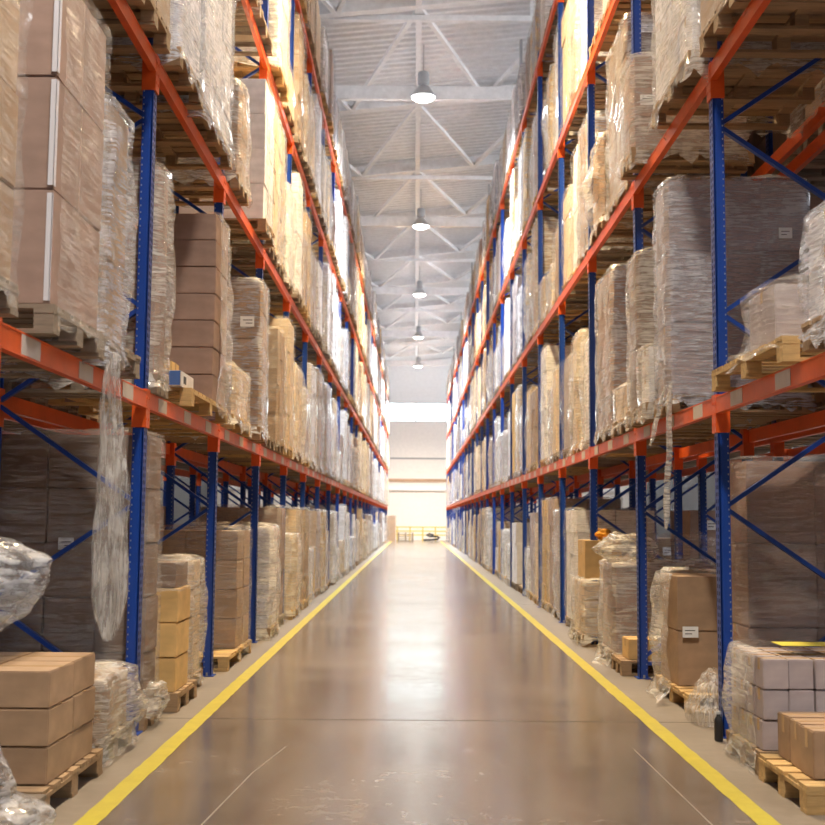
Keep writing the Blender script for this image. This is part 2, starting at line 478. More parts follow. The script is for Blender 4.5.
# ------------------------------------------------------------------ racks
PH = 9.95
def post_mesh(sx, slots=True):
    # omega profile post; aisle face at x = 0, body towards +x (sx = 1)
    b = MB()
    b.box(0, 0.012, 0.0, 0.100, 0, PH, 'rack_blue')
    b.box(0.004, 0.080, 0.0, 0.010, 0, PH, 'rack_blue'); b.box(0.004, 0.080, 0.090, 0.100, 0, PH, 'rack_blue')
    b.box(0.072, 0.082, 0.010, 0.030, 0, PH, 'rack_blue'); b.box(0.072, 0.082, 0.070, 0.090, 0, PH, 'rack_blue')
    b.box(0.020, 0.060, -0.003, 0.0, 0, PH, 'rack_blue')
    if slots:
        z = 0.08
        while z < PH - .05:
            for yy in (0.022, 0.068): b.box(-0.0012, 0.001, yy - .007, yy + .009, z, z + .028, 'slot_dark')
            b.box(0.066, 0.074, -0.0012, 0.001, z, z + .012, 'galvanised')
            z += 0.05 if z < 7 else 0.2
    if sx < 0: b.v = [(-p[0], p[1], p[2]) for p in b.v]; b.f = [f[::-1] for f in b.f]
    return b.mesh('post')
POST = {1: post_mesh(1), -1: post_mesh(-1)}
def conn_mesh(near, hfull=True):
    # sleeve over half a post: near=True sits on the near end of a beam
    b = MB(); y0, y1 = (0.05, 0.108) if near else (-0.008, 0.05)
    b.box(-0.014, 0.088, y0, y1, 0, 0.275, 'rack_orange')
    for z in (0.05, 0.12, 0.20): b.box(-0.018, -0.012, (y0 + y1) / 2 - .012, (y0 + y1) / 2 + .012, z, z + .02, 'rack_orange')
    return b.mesh('connector')
CN, CF = conn_mesh(True), conn_mesh(False)
def mirror_mesh(me):
    b = MB(); b.add(me, (0, 0, 0), -1); return b.mesh(me.name)
CNm, CFm = mirror_mesh(CN), mirror_mesh(CF)
bb = MB()
bb.box(-0.012, 0.034, 0.1, BAY, 0.137, 0.257, 'rack_orange'); bb.box(-0.016, -0.010, 0.1, BAY, 0.137, 0.147, 'rack_orange'); bb.box(-0.016, -0.010, 0.1, BAY, 0.247, 0.257, 'rack_orange')
BEAM = bb.mesh('beam'); BEAMm = mirror_mesh(BEAM)
bb = MB()
bb.box(0, -0.003, -0.14, 0.14, 0.148, 0.246, 'beam_label')
PLATE = bb.mesh('label_plate')

def brace_bars(s, x0):
    out = []
    zf = [0.2 + 1.4 * k for k in range(7)]
    for k, z in enumerate(zf):
        out.append(((x0 + s * .05, z), (x0 + s * (DEPTH - .05), z + .7)))
        if z + 1.4 < PH: out.append(((x0 + s * (DEPTH - .05), z + .7), (x0 + s * .05, z + 1.4)))
    out.append(((x0 + s * .05, .14), (x0 + s * (DEPTH - .05), .14)))
    out.append(((x0 + s * .05, PH - .1), (x0 + s * (DEPTH - .05), PH - .1)))
    return out

def rack(s, x0, n0, n1, label, near_frames=7, nb_parts=100, levels=(0, 1, 2, 3), plates=True):
    t = thing('pallet_rack', (0, 0, 0))
    tag(t, label, 'pallet rack', 'racks along the aisle')
    bars = brace_bars(s, x0)
    def braces_into(b, y, lst):
        for (p, q) in lst: b.bar((p[0], y + .05, p[1]), (q[0], y + .05, q[1]), 0.03, 0.045, 'rack_blue', up=(0, 1, 0))
    for i, n in enumerate(range(n0, n1 + 1)):
        y = YSIDE[s] + BAY * n
        if i < near_frames:
            fr = obj('upright_frame', None, t, (0, 0, 0))
            obj('post', POST[s], fr, (x0, y, 0)); obj('post', POST[-s], fr, (x0 + s * DEPTH, y, 0))
            for br in bars:
                b = MB(); braces_into(b, y, [br]); b.build('brace', fr)
            b = MB()
            for xx in (x0 + s * .04, x0 + s * (DEPTH - .04)): 
                b.box(xx - .065, xx + .065, y - .03, y + .13, 0, .008, 'rack_blue')
                b.lathe([(0.001, .03), (0.01, .03), (0.01, 0)], 'galvanised', 8, (xx, y - .02, .008))
            b.build('base_plate', fr)
        else:
            b = MB(); b.add(POST[s], (x0, y, 0)); b.add(POST[-s], (x0 + s * DEPTH, y, 0)); braces_into(b, y, bars)
            b.build('upright_frame', t)
    cnt = 0; rest = MB()
    for n in range(n0, n1):
        y = YSIDE[s] + BAY * n
        for k in levels:
            for back in (False, True):
                bx = x0 if not back else x0 + s * DEPTH
                flip = (s < 0) != back
                me, cn, cf = (BEAMm, CNm, CFm) if flip else (BEAM, CN, CF)
                if cnt < nb_parts:
                    bm_ = obj('beam', me, t, (bx, y, CB[k])); cnt += 1
                    obj('connector', cn, bm_); obj('connector', cf, bm_, (0, BAY, 0))
                    if plates and k == 0 and not back and n < 7:
                        for yy in (.52, 1.48, 2.46): obj('label_plate', PLATE, bm_, (-s * .0125 if s > 0 else .0155, yy, 0))
                else:
                    for m_ in (me, cn): rest.add(m_, (bx, y, CB[k]))
                    rest.add(cf, (bx, y + BAY, CB[k]))
    if rest.v: tag(rest.build('beam', t), kind='stuff')
    return t
rack(1, XR, -2, NB, 'long blue and orange pallet rack on the right side of the aisle')
rack(-1, XL, -2, NB, 'long blue and orange pallet rack on the left side of the aisle')
XR2, XL2 = XR + DEPTH + .22, XL - DEPTH - .22
rack(1, XR2, -1, NB, 'blue and orange rack standing behind the right rack, seen through its floor-level gaps', 3, 40, (0, 1), False)
rack(-1, XL2, -1, NB, 'blue and orange rack standing behind the left rack, seen through its floor-level gaps', 3, 40, (0, 1), False)

# ------------------------------------------------------------------ pallets
PALH = 0.144
def pallet_parts(w, d, wd='pallet_wood'):
    """pallet with its front edge at x=0, depth towards +x, width along y (0..w)"""
    out = []
    b = MB(); n = max(5, round(w / 0.16))
    pitch = w / n; r = random.Random(int(w * 100))
    bwid = pitch * 0.78
    for i in range(n):
        y = i * (w - bwid) / (n - 1); e = r.uniform(-.006, .006)
        b.box(e, d + e, y, y + bwid, 0.122, 0.144, wd)
    out.append(('deck_boards', b))
    b = MB()
    for x in (0.0, d / 2 - .05, d - .10): b.box(x, x + .10, 0, w, 0.100, 0.122, wd)
    out.append(('cross_boards', b))
    for x in (0.0, d / 2 - .05, d - .10):
        for y in (0.0, w / 2 - .06, w - .12):
            b = MB(); b.box(x + .002, x + .098, y + .002, y + .118, 0.022, 0.100, wd); out.append(('block', b))
    for y in (0.0, w / 2 - .05, w - .10):
        b = MB(); b.box(0, d, y, y + .10, 0, 0.022, wd); out.append(('bottom_board', b))
    return out
PCACHE = {}
def pallet_mesh(w, d, wd, s):
    key = (round(w, 2), round(d, 2), wd, s)
    if key not in PCACHE:
        m = MB()
        for nm, b in pallet_parts(w, d, wd):
            o0 = len(m.v); m.v += b.v; kk = m.mi(wd); m.f += [tuple(i + o0 for i in f) for f in b.f]; m.m += [kk] * len(b.f)
        if s < 0: m.v = [(-p[0], p[1], p[2]) for p in m.v]; m.f = [f[::-1] for f in m.f]
        PCACHE[key] = m.mesh('wooden_pallet')
    return PCACHE[key]
PPROTO = {}
def pallet(s, x, y, z, w, d, wd, label, detailed=True, rz=0.0, group='wooden pallets under the loads'):
    if detailed:
        key = (round(w, 2), round(d, 2), wd, s)
        if key in PPROTO: t = copy_tree(PPROTO[key])
        else:
            t = thing('wooden_pallet')
            for nm, b in pallet_parts(w, d, wd):
                if s < 0: b.v = [(-p[0], p[1], p[2]) for p in b.v]; b.f = [f[::-1] for f in b.f]
                b.build(nm, t)
            PPROTO[key] = t
    else:
        t = obj('wooden_pallet', pallet_mesh(w, d, wd, s))
    t.location = (x, y, z); t.rotation_euler = (0, 0, rz)
    tag(t, label, 'pallet', group)
    return t

# ------------------------------------------------------------------ film and cartons
def film_mb(w, d, h, seed, m='clear_film', step=0.09, hem=0.10, off=0.022, amp=0.02, bulge=0.0, rag=0.05, top=0.25, flare=0.03, mb=None, opened=False):
    """stretch film round a block: x 0..d, y 0..w, z 0..h; hem hangs below z=0"""
    b = mb or MB(); rows = []
    per = []
    c = 0.03
    def side(p, q):
        L = math.dist(p, q); n = max(2, int(L / step))
        for i in range(n): per.append((p[0] + (q[0] - p[0]) * i / n, p[1] + (q[1] - p[1]) * i / n))
    side((-off, c), (-off, w - c)); side((-off, w - c), (c, w + off)); side((c, w + off), (d - c, w + off)); side((d - c, w + off), (d + off, w - c))
    side((d + off, w - c), (d + off, c)); side((d + off, c), (d - c, -off))
    n_open = len(per)
    side((d - c, -off), (c, -off)); side((c, -off), (-off, c))
    zs = []; nz = max(3, int((h + hem) / step))
    for k in range(nz + 1): zs.append(-hem + (h + hem + 0.012) * k / nz)
    cx, cy = d / 2, w / 2
    for k, z in enumerate(zs):
        row = []
        for (x, y) in per:
            t = max(0.0, min(1.0, z / h))
            nn = noise.noise(Vector((x * 2.2 + seed * 7.1, y * 2.2 - z * 1.3, z * 2.6 + seed)))
            n2 = noise.noise(Vector((x * 7 + seed, y * 7 + z * 5, z * 3 - seed)))
            n3 = abs(noise.noise(Vector((seed * 3 + y * 3 + z * 4, x * 3, z * 1.2))))
            o = amp * (0.9 * nn + 0.55 * n2 + 0.8 * n3) + amp * 0.35
            if x < 0.0: o += bulge * math.sin(math.pi * t) * (0.6 + nn)
            if z < 0: o += flare * (-z / max(hem, .01)) * (0.5 + n3 * 2)
            dx, dy = x - cx, y - cy
            ux = (1 if dx > 0 else -1) if abs(dx) > d / 2 - 0.035 else 0
            uy = (1 if dy > 0 else -1) if abs(dy) > w / 2 - 0.035 else 0
            o = max(o, -off * .8)
            zz = z
            if k == 0: zz += rag * (n2 * 1.6 + noise.noise(Vector((x * 13 + seed, y * 13, 5.0))) * 1.5)
            row.append((x + ux * o, y + uy * o, zz))
        rows.append(row)
    ins = top
    for f_, dz in ((0.25, 0.012), (1.0, 0.018)):
        row = []
        for (x, y) in per:
            n3 = noise.noise(Vector((x * 6 + seed, y * 6, 9 + seed)))
            dx, dy = cx - x, cy - y; L = math.hypot(dx, dy)
            q = min(ins * f_ * (1 + .5 * n3), L * .9)
            row.append((x + dx / L * q, y + dy / L * q, h + dz + .02 + abs(n3) * .05 * min(1, ins * 4)))
        rows.append(row)
    if opened:      # torn open towards the aisle's near end
        rows = [row[:n_open] for row in rows]
        b.grid(rows, m)
    else: b.grid(rows, m, closed=True)
    return b

def carton_mb(cy, cx, cz, m, tape='tape', seed=0):
    """one carton: x 0..cx, y 0..cy, z 0..cz, slightly inset"""
    b = MB(); g = 0.003
    b.box(g, cx - g, g, cy - g, g * .5, cz - g, m)
    return b
def carton_mesh(cy, cx, cz, m, taped=True):
    b = carton_mb(cy, cx, cz, m)
    me = b.mesh('carton', bevel=min(0.006, cz * .05))
    if not taped: return me
    q = MB(); q.add(me, (0, 0, 0))
    yc = cy / 2
    q.box(0.001, cx - .001, yc - .022, yc + .022, cz - .0028, cz - .0016, 'tape')
    q.box(0.0012, 0.0028, yc - .022, yc + .022, cz - .07, cz - .004, 'tape')
    xc = cx / 2
    return q.mesh('carton')
CM = {}
def carton_me(cy, cx, cz, m, taped=True):
    k = (round(cy, 3), round(cx, 3), round(cz, 3), m, taped)
    if k not in CM: CM[k] = carton_mesh(*k)
    return CM[k]

def stack_mb(w, d, h, nx, ny, nz, m, seed, jit=0.006):
    b = MB(); r = random.Random(seed)
    cx, cy, cz = d / nx, w / ny, h / nz
    for k in range(nz):
        for i in range(nx):
            for j in range(ny):
                if not (i == 0 or j == 0 or j == ny - 1 or k == nz - 1): continue
                a, c = r.uniform(-jit, jit), r.uniform(-jit, jit)
                b.box(i * cx + .004 + a, (i + 1) * cx - .004 + a, j * cy + .004 + c, (j + 1) * cy - .004 + c, k * cz, (k + 1) * cz - .004, m)
    return b

def mirror(b):
    b.v = [(-p[0], p[1], p[2]) for p in b.v]; b.f = [f[::-1] for f in b.f]; return b

FM = {}
COLN = {'brown_card': 'brown', 'mauve_card': 'mauve-brown', 'dark_card': 'dark brown', 'yellow_card': 'yellowish', 'cream_card': 'cream', 'white_card': 'white', 'grey_card': 'grey'}
def load(s, x, y, z, w, d, h, nx, ny, nz, card, filmm, label, seed, cat='wrapped load', rz=0.0, group='wrapped loads on the racks', individual=True,
         film_kw=None, top_short=0, sheets=()):
    """a wrapped load of cartons. x is the aisle face, d towards the back of the rack."""
    t = thing('wrapped_load' if filmm else 'carton_stack', (x, y, z)); t.rotation_euler = (0, 0, rz)
    tag(t, label, cat, group)
    r = random.Random(seed)
    cx, cy, cz = d / nx, w / ny, h / nz
    if individual:
        for k in range(nz):
            for i in range(nx):
                for j in range(ny):
                    if not (i == 0 or j == 0 or k == nz - 1): continue
                    me = carton_me(cy, cx, cz, card, True)
                    a, c = r.uniform(-.006, .006), r.uniform(-.006, .006)
                    if s > 0: obj('carton', me, t, (i * cx + a, j * cy + c, k * cz))
                    else: obj('carton', me, t, (-(i + 1) * cx + a, j * cy + c, k * cz))
    else:
        b = stack_mb(w, d, h, nx, ny, nz, card, seed)
        if s < 0: mirror(b)
        b.build('cartons', t)
    if filmm:
        kw = dict(step=0.07 if individual else 0.11, amp=0.016, hem=0.11)
        kw.update(film_kw or {})
        kw['amp'] *= .7
        b = film_mb(w, d, h, seed, filmm, **kw)
        if s < 0: mirror(b)
        b.build('stretch_film', t, smooth=True)
    for (face, a, c, lw, lh) in sheets:     # paper labels: face 'n' (towards camera) or 'a' (towards aisle)
        b = MB()
        if face == 'n': b.box(a, a + lw, -.034, -.031, c, c + lh, 'paper'); b.box(a + .02, a + lw * .8, -.0345, -.0335, c + lh * .6, c + lh * .68, 'ink'); b.box(a + .02, a + lw * .6, -.0345, -.0335, c + lh * .3, c + lh * .38, 'ink')
        else: b.box(-.034, -.031, a, a + lw, c, c + lh, 'paper'); b.box(-.0345, -.0335, a + .02, a + lw * .8, c + lh * .6, c + lh * .68, 'ink')
        if s < 0: mirror(b)
        b.build('paper_label', t)
    return t

OVER = 0.12
def xf(s, extra=0.0):
    return (XR - OVER - extra) if s > 0 else (XL + OVER + extra)
SIDE = {1: 'right', -1: 'left'}

# ---- hand-placed loads near the camera: (side, level, y0, y1, inset from front line, depth, height, nx, ny, nz, card, film, extra)
N = []
def near(s, lev, y0, y1, dx, d, h, nx, ny, nz, card, filmm, label, plabel, **kw):
    x = xf(s) + s * dx
    z = SHELF[lev]; w = y1 - y0
    pw = kw.pop('pw', None); wd = kw.pop('wood', 'pallet_wood')
    if kw.pop('pal', True): pallet(s, xf(s) + s * (dx - 0.03), (pw[0] if pw else y0 - .02), z + .001, (pw[1] - pw[0]) if pw else w + .04, max(d + .04, 1.15), wd, plabel)
    load(s, x, y0, z + PALH + .001, w, d, h, nx, ny, nz, card, filmm, label, int(y0 * 37 + lev * 11 + s), **kw)

L, R = -1, 1
# left, first shelf
near(L, 1, 4.25, 5.12, 0.02, 1.1, 1.75, 2, 2, 4, 'brown_card', 'clear_film', 'brown wrapped load cut off by the left picture edge, on left first shelf', 'pale pallet at left picture edge on the left first shelf', film_kw=dict(bulge=.03), wood='grey_wood')
near(L, 1, 5.60, 6.48, 0.0, 1.1, 1.74, 2, 2, 3, 'mauve_card', 'clear_film', 'tall brown load of large cartons in torn film, nearest whole load on left first shelf', 'grey pallet under the tall torn-film load on left first shelf', film_kw=dict(amp=.03, opened=True), wood='grey_wood')
near(L, 1, 6.60, 7.10, 0.02, 1.1, 1.42, 2, 1, 3, 'brown_card', 'silver_film', 'shiny narrow film-wrapped load just before the nearest left post, first shelf', 'pallet with frayed film under the shiny narrow load, left first shelf', film_kw=dict(amp=.03, bulge=.03, hem=.14), pw=(6.56, 7.45), wood='grey_wood')
near(L, 1, 8.32, 8.68, 0.1, 1.0, 1.55, 2, 2, 4, 'mauve_card', 'milky_film', 'load with bulging loose film just behind the nearest left post, first shelf', 'pallet under the bulging-film load behind the nearest left post, first shelf', film_kw=dict(amp=.045, bulge=.03), wood='grey_wood')
near(L, 1, 10.30, 10.98, 0.02, 1.1, 1.72, 2, 2, 7, 'mauve_card', 'milky_film', 'tall mauve-brown stack of flat cartons in film before second left post, first shelf', 'pallet under the tall mauve-brown stack, left first shelf', film_kw=dict(amp=.03, bulge=.04, opened=True), pw=(9.2, 10.98), wood='yellow_wood')
near(L, 1, 13.15, 13.85, 0.0, 1.1, 1.70, 2, 2, 5, 'brown_card', 'silver_film', 'wrapped brown cartons with white labels behind second left post, first shelf', 'pallet under the labelled brown cartons, left first shelf', sheets=[('n', .06, 1.15, .16, .12), ('n', .1, .5, .14, .12)])
near(L, 1, 11.55, 12.7, 0.05, 1.05, 0.5, 2, 2, 2, 'cream_card', 'milky_film', 'low cream wrapped load in the second left bay, first shelf', 'yellow pallet under the low cream load, left first shelf', wood='yellow_wood')
for zc in range(3):        # shiny edge strips on the tall torn-film load
    tl = [o for o in bpy.data.objects if o.get('label', '').startswith('tall brown load of large cartons')][0]
    b = MB(); b.box(-.03, -.001, -.004, .0, zc * .58 + .02, zc * .58 + .56, 'foam'); b.box(-.004, .0, -.004, .03, zc * .58 + .02, zc * .58 + .56, 'foam')
    b.v = [(-p[0] - .0, p[1], p[2]) for p in b.v]; b.f = [f[::-1] for f in b.f]
    b.v = [(-p[0], p[1], p[2]) for p in b.v]; b.f = [f[::-1] for f in b.f]
    b.build('edge_strip', tl)
# left, floor
near(L, 0, 5.99, 6.85, 0.05, 0.72, 0.57, 2, 2, 3, 'brown_card', None, 'three-high block of plain brown cartons on a pallet, lower left of the picture', 'worn pallet under the three-high plain brown cartons, lower left', cat='carton stack', group='carton stacks on the floor', pw=(5.85, 6.95), wood='pallet_wood')
near(L, 0, 7.05, 7.85, 0.10, 0.9, 0.36, 1, 1, 1, 'brown_card', 'milky_film', 'low tan bundle in crumpled film in front of the nearest left post', 'pallet under the low crumpled-film bundle beside the nearest left post', film_kw=dict(amp=.07, bulge=.08, hem=.12, rag=.03), wood='grey_wood')
near(L, 0, 8.36, 8.76, 0.12, 1.1, 1.95, 3, 1, 5, 'dark_card', 'clear_film', 'big dark brown wrapped stack behind the nearest left post, on the floor', 'pallet under the big dark stack behind the nearest left post', film_kw=dict(amp=.02), sheets=[('n', .52, 1.12, .11, .085)], pw=(8.30, 8.82))
near(L, 0, 9.14, 9.66, 0.05, 0.62, 0.80, 2, 1, 3, 'yellow_card', None, 'three stacked yellow-brown cartons in the first left floor bay', 'pallet under the three stacked yellow-brown cartons, left floor row', cat='carton stack', group='carton stacks on the floor', pw=(9.1, 9.9))
near(L, 0, 9.95, 10.55, 0.13, 0.95, .98, 2, 2, 4, 'cream_card', 'milky_film', 'cream film-draped load right before the second left post, on the floor', 'pallet under the cream film-draped load before second left post', film_kw=dict(amp=.05, bulge=.03))
near(L, 0, 12.2, 13.1, 0.05, 1.1, 1.22, 2, 2, 4, 'brown_card', 'clear_film', 'brown wrapped stack on a yellow pallet behind the second left post', 'yellow pallet under the brown wrapped stack behind second left post', pw=(11.5, 13.15), wood='yellow_wood')
near(L, 0, 14.45, 15.3, 0.0, 1.1, 1.25, 2, 2, 8, 'white_card', 'milky_film', 'pale ribbed wrapped stack behind the third left post, on the floor', 'pallet under the pale ribbed stack, third left bay floor', film_kw=dict(bulge=.06))
# right, first shelf
near(R, 1, 4.95, 6.0, 0.02, 1.05, 0.55, 2, 2, 3, 'white_card', 'silver_film', 'white film-wrapped load cut off by right picture edge, first shelf', 'pallet at right picture edge on the right first shelf', film_kw=dict(amp=.05))
near(R, 1, 6.60, 7.12, 0.03, 0.75, 0.34, 2, 1, 1, 'grey_card', 'clear_film', 'small tilted wrapped carton on yellow pallet, right first shelf by nearest post', 'yellow pallet jutting past the nearest right post, first shelf', film_kw=dict(amp=.05, hem=.09, flare=.09), pw=(6.38, 7.93), wood='yellow_wood')
near(R, 1, 9.42, 9.95, 0.05, 1.15, 1.80, 3, 1, 3, 'grey_card', 'silver_film', 'tall silvery film-wrapped block behind the nearest right post, first shelf', 'pallet under the tall silvery block, right first shelf', film_kw=dict(amp=.02, step=.05), sheets=[('n', .9, 1.3, .11, .09)])
near(R, 1, 10.08, 10.42, 0.0, 0.8, 0.50, 2, 1, 2, 'white_card', 'milky_film', 'low white boxes in ragged film beside the silvery block, right first shelf', 'pallet under the low white ragged-film boxes, right first shelf', film_kw=dict(amp=.05, hem=.14))
near(R, 1, 10.52, 11.1, 0.02, 1.1, 1.45, 2, 2, 5, 'dark_card', 'milky_film', 'dark brown carton stack beside the second right post, first shelf', 'pallet under the dark stack beside second right post, first shelf')
near(R, 1, 12.45, 13.6, 0.11, 1.1, 1.74, 2, 3, 5, 'mauve_card', 'silver_film', 'tall wrapped mauve-brown load in second right bay, first shelf', 'pallet under the tall mauve-brown load, second right bay, first shelf', sheets=[('n', .5, 1.5, .14, .12)])
near(R, 1, 11.45, 12.35, 0.1, 1.0, 0.35, 2, 2, 1, 'cream_card', 'milky_film', 'flat cream wrapped load just past the second right post, first shelf', 'pallet under the flat cream load past second right post, first shelf')
# right, floor
near(R, 0, 5.35, 6.0, 0.06, 0.9, 0.02, 1, 1, 1, 'brown_card', None, 'flat cardboard sheet on the pallet at the lower right corner', 'pallet at the lower right corner of the picture', cat='cardboard sheet', group='carton stacks on the floor', pw=(4.7, 5.95), wood='yellow_wood')
near(R, 0, 7.02, 7.72, 0.04, 0.95, 0.54, 6, 4, 3, 'grey_card', 'milky_film', 'low block of small mauve-grey cartons in cream film beside nearest right post', 'pallet under the low block of small grey cartons, right floor row', film_kw=dict(amp=.04, hem=.13, bulge=.03, top=.06, rag=.04, opened=True))
near(R, 0, 8.42, 9.15, 0.36, 1.0, 1.80, 2, 1, 3, 'mauve_card', 'clear_film', 'big dark wrapped stack recessed behind the nearest right post, on floor', 'pallet under the big recessed stack behind nearest right post', film_kw=dict(amp=.015, step=.05), sheets=[('n', .02, 1.5, .0, .0)][:0])
near(R, 0, 9.72, 10.4, 0.14, 0.42, 0.90, 1, 1, 2, 'brown_card', 'milky_film', 'tall box in draped film with a white label, first right floor bay', 'pallet under the draped box with white label, first right bay', film_kw=dict(amp=.05, bulge=.06, flare=.12, hem=.12, opened=True), sheets=[('n', .04, .40, .13, .09)], pw=(9.25, 10.45), wood='yellow_wood')
near(R, 0, 12.1, 13.0, 0.05, 1.1, 0.90, 3, 2, 4, 'mauve_card', 'milky_film', 'mauve-brown stack topped by crumpled white film behind second right post', 'pallet under the stack topped by crumpled white film, right floor', film_kw=dict(amp=.04, hem=.12, flare=.1))
near(R, 0, 14.0, 14.9, 0.0, 0.9, 0.62, 2, 2, 3, 'cream_card', 'milky_film', 'pale wrapped load carrying a yellow carton, right floor near third post', 'pallet under the load that carries the yellow carton, right floor', film_kw=dict(amp=.05))
# second shelf, both sides
near(L, 2, 8.35, 9.25, 0.0, 1.1, 1.7, 2, 2, 5, 'white_card', 'silver_film', 'pale film-wrapped load at top left on second shelf just past nearest post', 'pallet at top left on second shelf just past nearest post', film_kw=dict(hem=.16, amp=.04))
near(L, 2, 9.38, 10.9, 0.02, 1.1, 1.6, 2, 3, 5, 'white_card', 'silver_film', 'silvery film-wrapped load before the second left post on second shelf', 'pallet before the second left post on the second shelf', film_kw=dict(hem=.16, amp=.04))
near(L, 2, 11.55, 12.2, 0.05, 0.8, 1.0, 2, 2, 4, 'brown_card', 'milky_film', 'short brown load with loose film left of white cartons, left second shelf', 'pallet left of the white cartons on left second shelf', film_kw=dict(amp=.06))
near(L, 2, 13.3, 14.1, 0.0, 1.0, 1.7, 2, 2, 4, 'white_card', 'milky_film', 'tall stack of plain white cartons on the left second shelf', 'pallet under the white cartons on left second shelf', film_kw=dict(off=.01, amp=.012, hem=.16, top=.02, opened=True))
near(R, 2, 8.35, 9.65, 0.0, 1.1, 1.75, 2, 3, 5, 'white_card', 'milky_film', 'large white film-wrapped load at top right on second shelf', 'pallet under the large white load at top right second shelf', film_kw=dict(hem=.18, amp=.04, rag=.07))
near(R, 2, 10.6, 11.15, 0.0, 1.05, 0.9, 2, 1, 3, 'mauve_card', 'milky_film', 'low brown wrapped load by second right post on second shelf', 'pallet by the second right post on second shelf', film_kw=dict(hem=.14, amp=.04), sheets=[('n', .05, .4, .14, .1)])
near(R, 2, 11.5, 12.75, 0.12, 1.1, 1.7, 2, 3, 5, 'dark_card', 'milky_film', 'tall cream-filmed load past the second right post, second shelf', 'pallet under the tall cream-filmed load past second right post, second shelf', film_kw=dict(hem=.14, amp=.04), sheets=[('n', .1, 1.5, .18, .1), ('n', .1, 1.0, .18, .1)])
near(R, 2, 13.0, 13.9, 0.11, 1.1, 0.95, 2, 2, 3, 'brown_card', 'milky_film', 'short load in bulging white film before the third right post, second shelf', 'pallet under the short bulging-film load, right second shelf', film_kw=dict(hem=.14, amp=.06, bulge=.1))

# ---- second-shelf pallets of the nearest bay (their undersides close the top corners of the picture)
for s in (L, R):
    for q, yy in enumerate((5.35, 6.3, 7.22)):
        nm = ('nearest', 'middle', 'farthest')[q]
        if yy > 5:
            pallet(s, xf(s), yy, SHELF[2] + .001, .90, 1.15, 'pallet_wood', 'dark underside of the %s pallet before the nearest %s post, second shelf' % (nm, SIDE[s]))
            load(s, xf(s), yy + .02, SHELF[2] + PALH + .001, .84, 1.1, 1.5, 2, 2, 4, 'brown_card', 'clear_film', '%s added wrapped load, unseen above the picture edge on the %s second shelf' % (nm, SIDE[s]), 500 + q + s, individual=False)  # loads out of view, added for their effect on the light
# third shelf nearest bays: undersides again
# ------------------------------------------------------------------ the rest of the racks
rnd = random.Random(11)
slots = []
for s in (-1, 1):
    for lev in range(5):
        start = {0: 2, 1: 2, 2: 2, 3: 1, 4: 2}[lev]
        for n in range(start, NB):
            ys, ye = Y0 + BAY * n + .14, Y0 + BAY * (n + 1) - .04
            if lev == 0 and n == 2: ys += 1.0 if s < 0 else .9
            room = ye - ys
            two = rnd.random() < .3
            cnt = (2 if room > 2.3 else 1) if two else max(1, int(room / .92))
            pw = room / cnt
            for q in range(cnt):
                w = min(pw - .05, 1.2 if two else .9)
                y = ys + q * pw + (pw - w) / 2
                slots.append([s, lev, n, q, cnt, y, w])
def inframe(s, lev, y):
    z = SHELF[lev]
    return (z - 1.5) * F / y < 519 + 120
slots = [t for t in slots if inframe(t[0], t[1], t[5] + t[6])]
slots.sort(key=lambda t: t[5])
CARDS = ['brown_card', 'mauve_card', 'cream_card', 'white_card', 'yellow_card', 'grey_card', 'white_card', 'cream_card']
CARDS_FAR = ['white_card', 'white_card', 'grey_card', 'cream_card', 'white_card', 'mauve_card', 'yellow_card', 'white_card']
FILMS = ['milky_film', 'clear_film', 'clear_film', 'silver_film', 'milky_film', 'clear_film', None]
FILMW = {None: 'no film', 'milky_film': 'milky film', 'clear_film': 'clear film', 'silver_film': 'shiny film'}
TEMPL = {}
def templ(w, hh, card, fl, v, s):
    key = (round(w, 1), round(hh, 1), card, fl, v, s)
    if key not in TEMPL:
        w_, h_ = key[0] - .04, key[1]; rr = random.Random(hash((key[0], key[1], v)) & 0xffff)
        nz = max(2, round(h_ / rr.choice([.22, .3, .4]))); ny = rr.choice([2, 2, 3])
        a = stack_mb(w_, 1.05, h_, 2, ny, nz, card, v, .012)
        f = MB() if fl is None else film_mb(w_, 1.05, h_, v * 3.3 + w_, fl, step=.12, hem=.11, amp=.018, bulge=rr.choice([0, .02, .05]), rag=.07, top=.12)
        if s < 0: mirror(a); mirror(f)
        TEMPL[key] = (a.mesh('cartons'), f.mesh('stretch_film', smooth=True) if fl else None)
    return TEMPL[key]
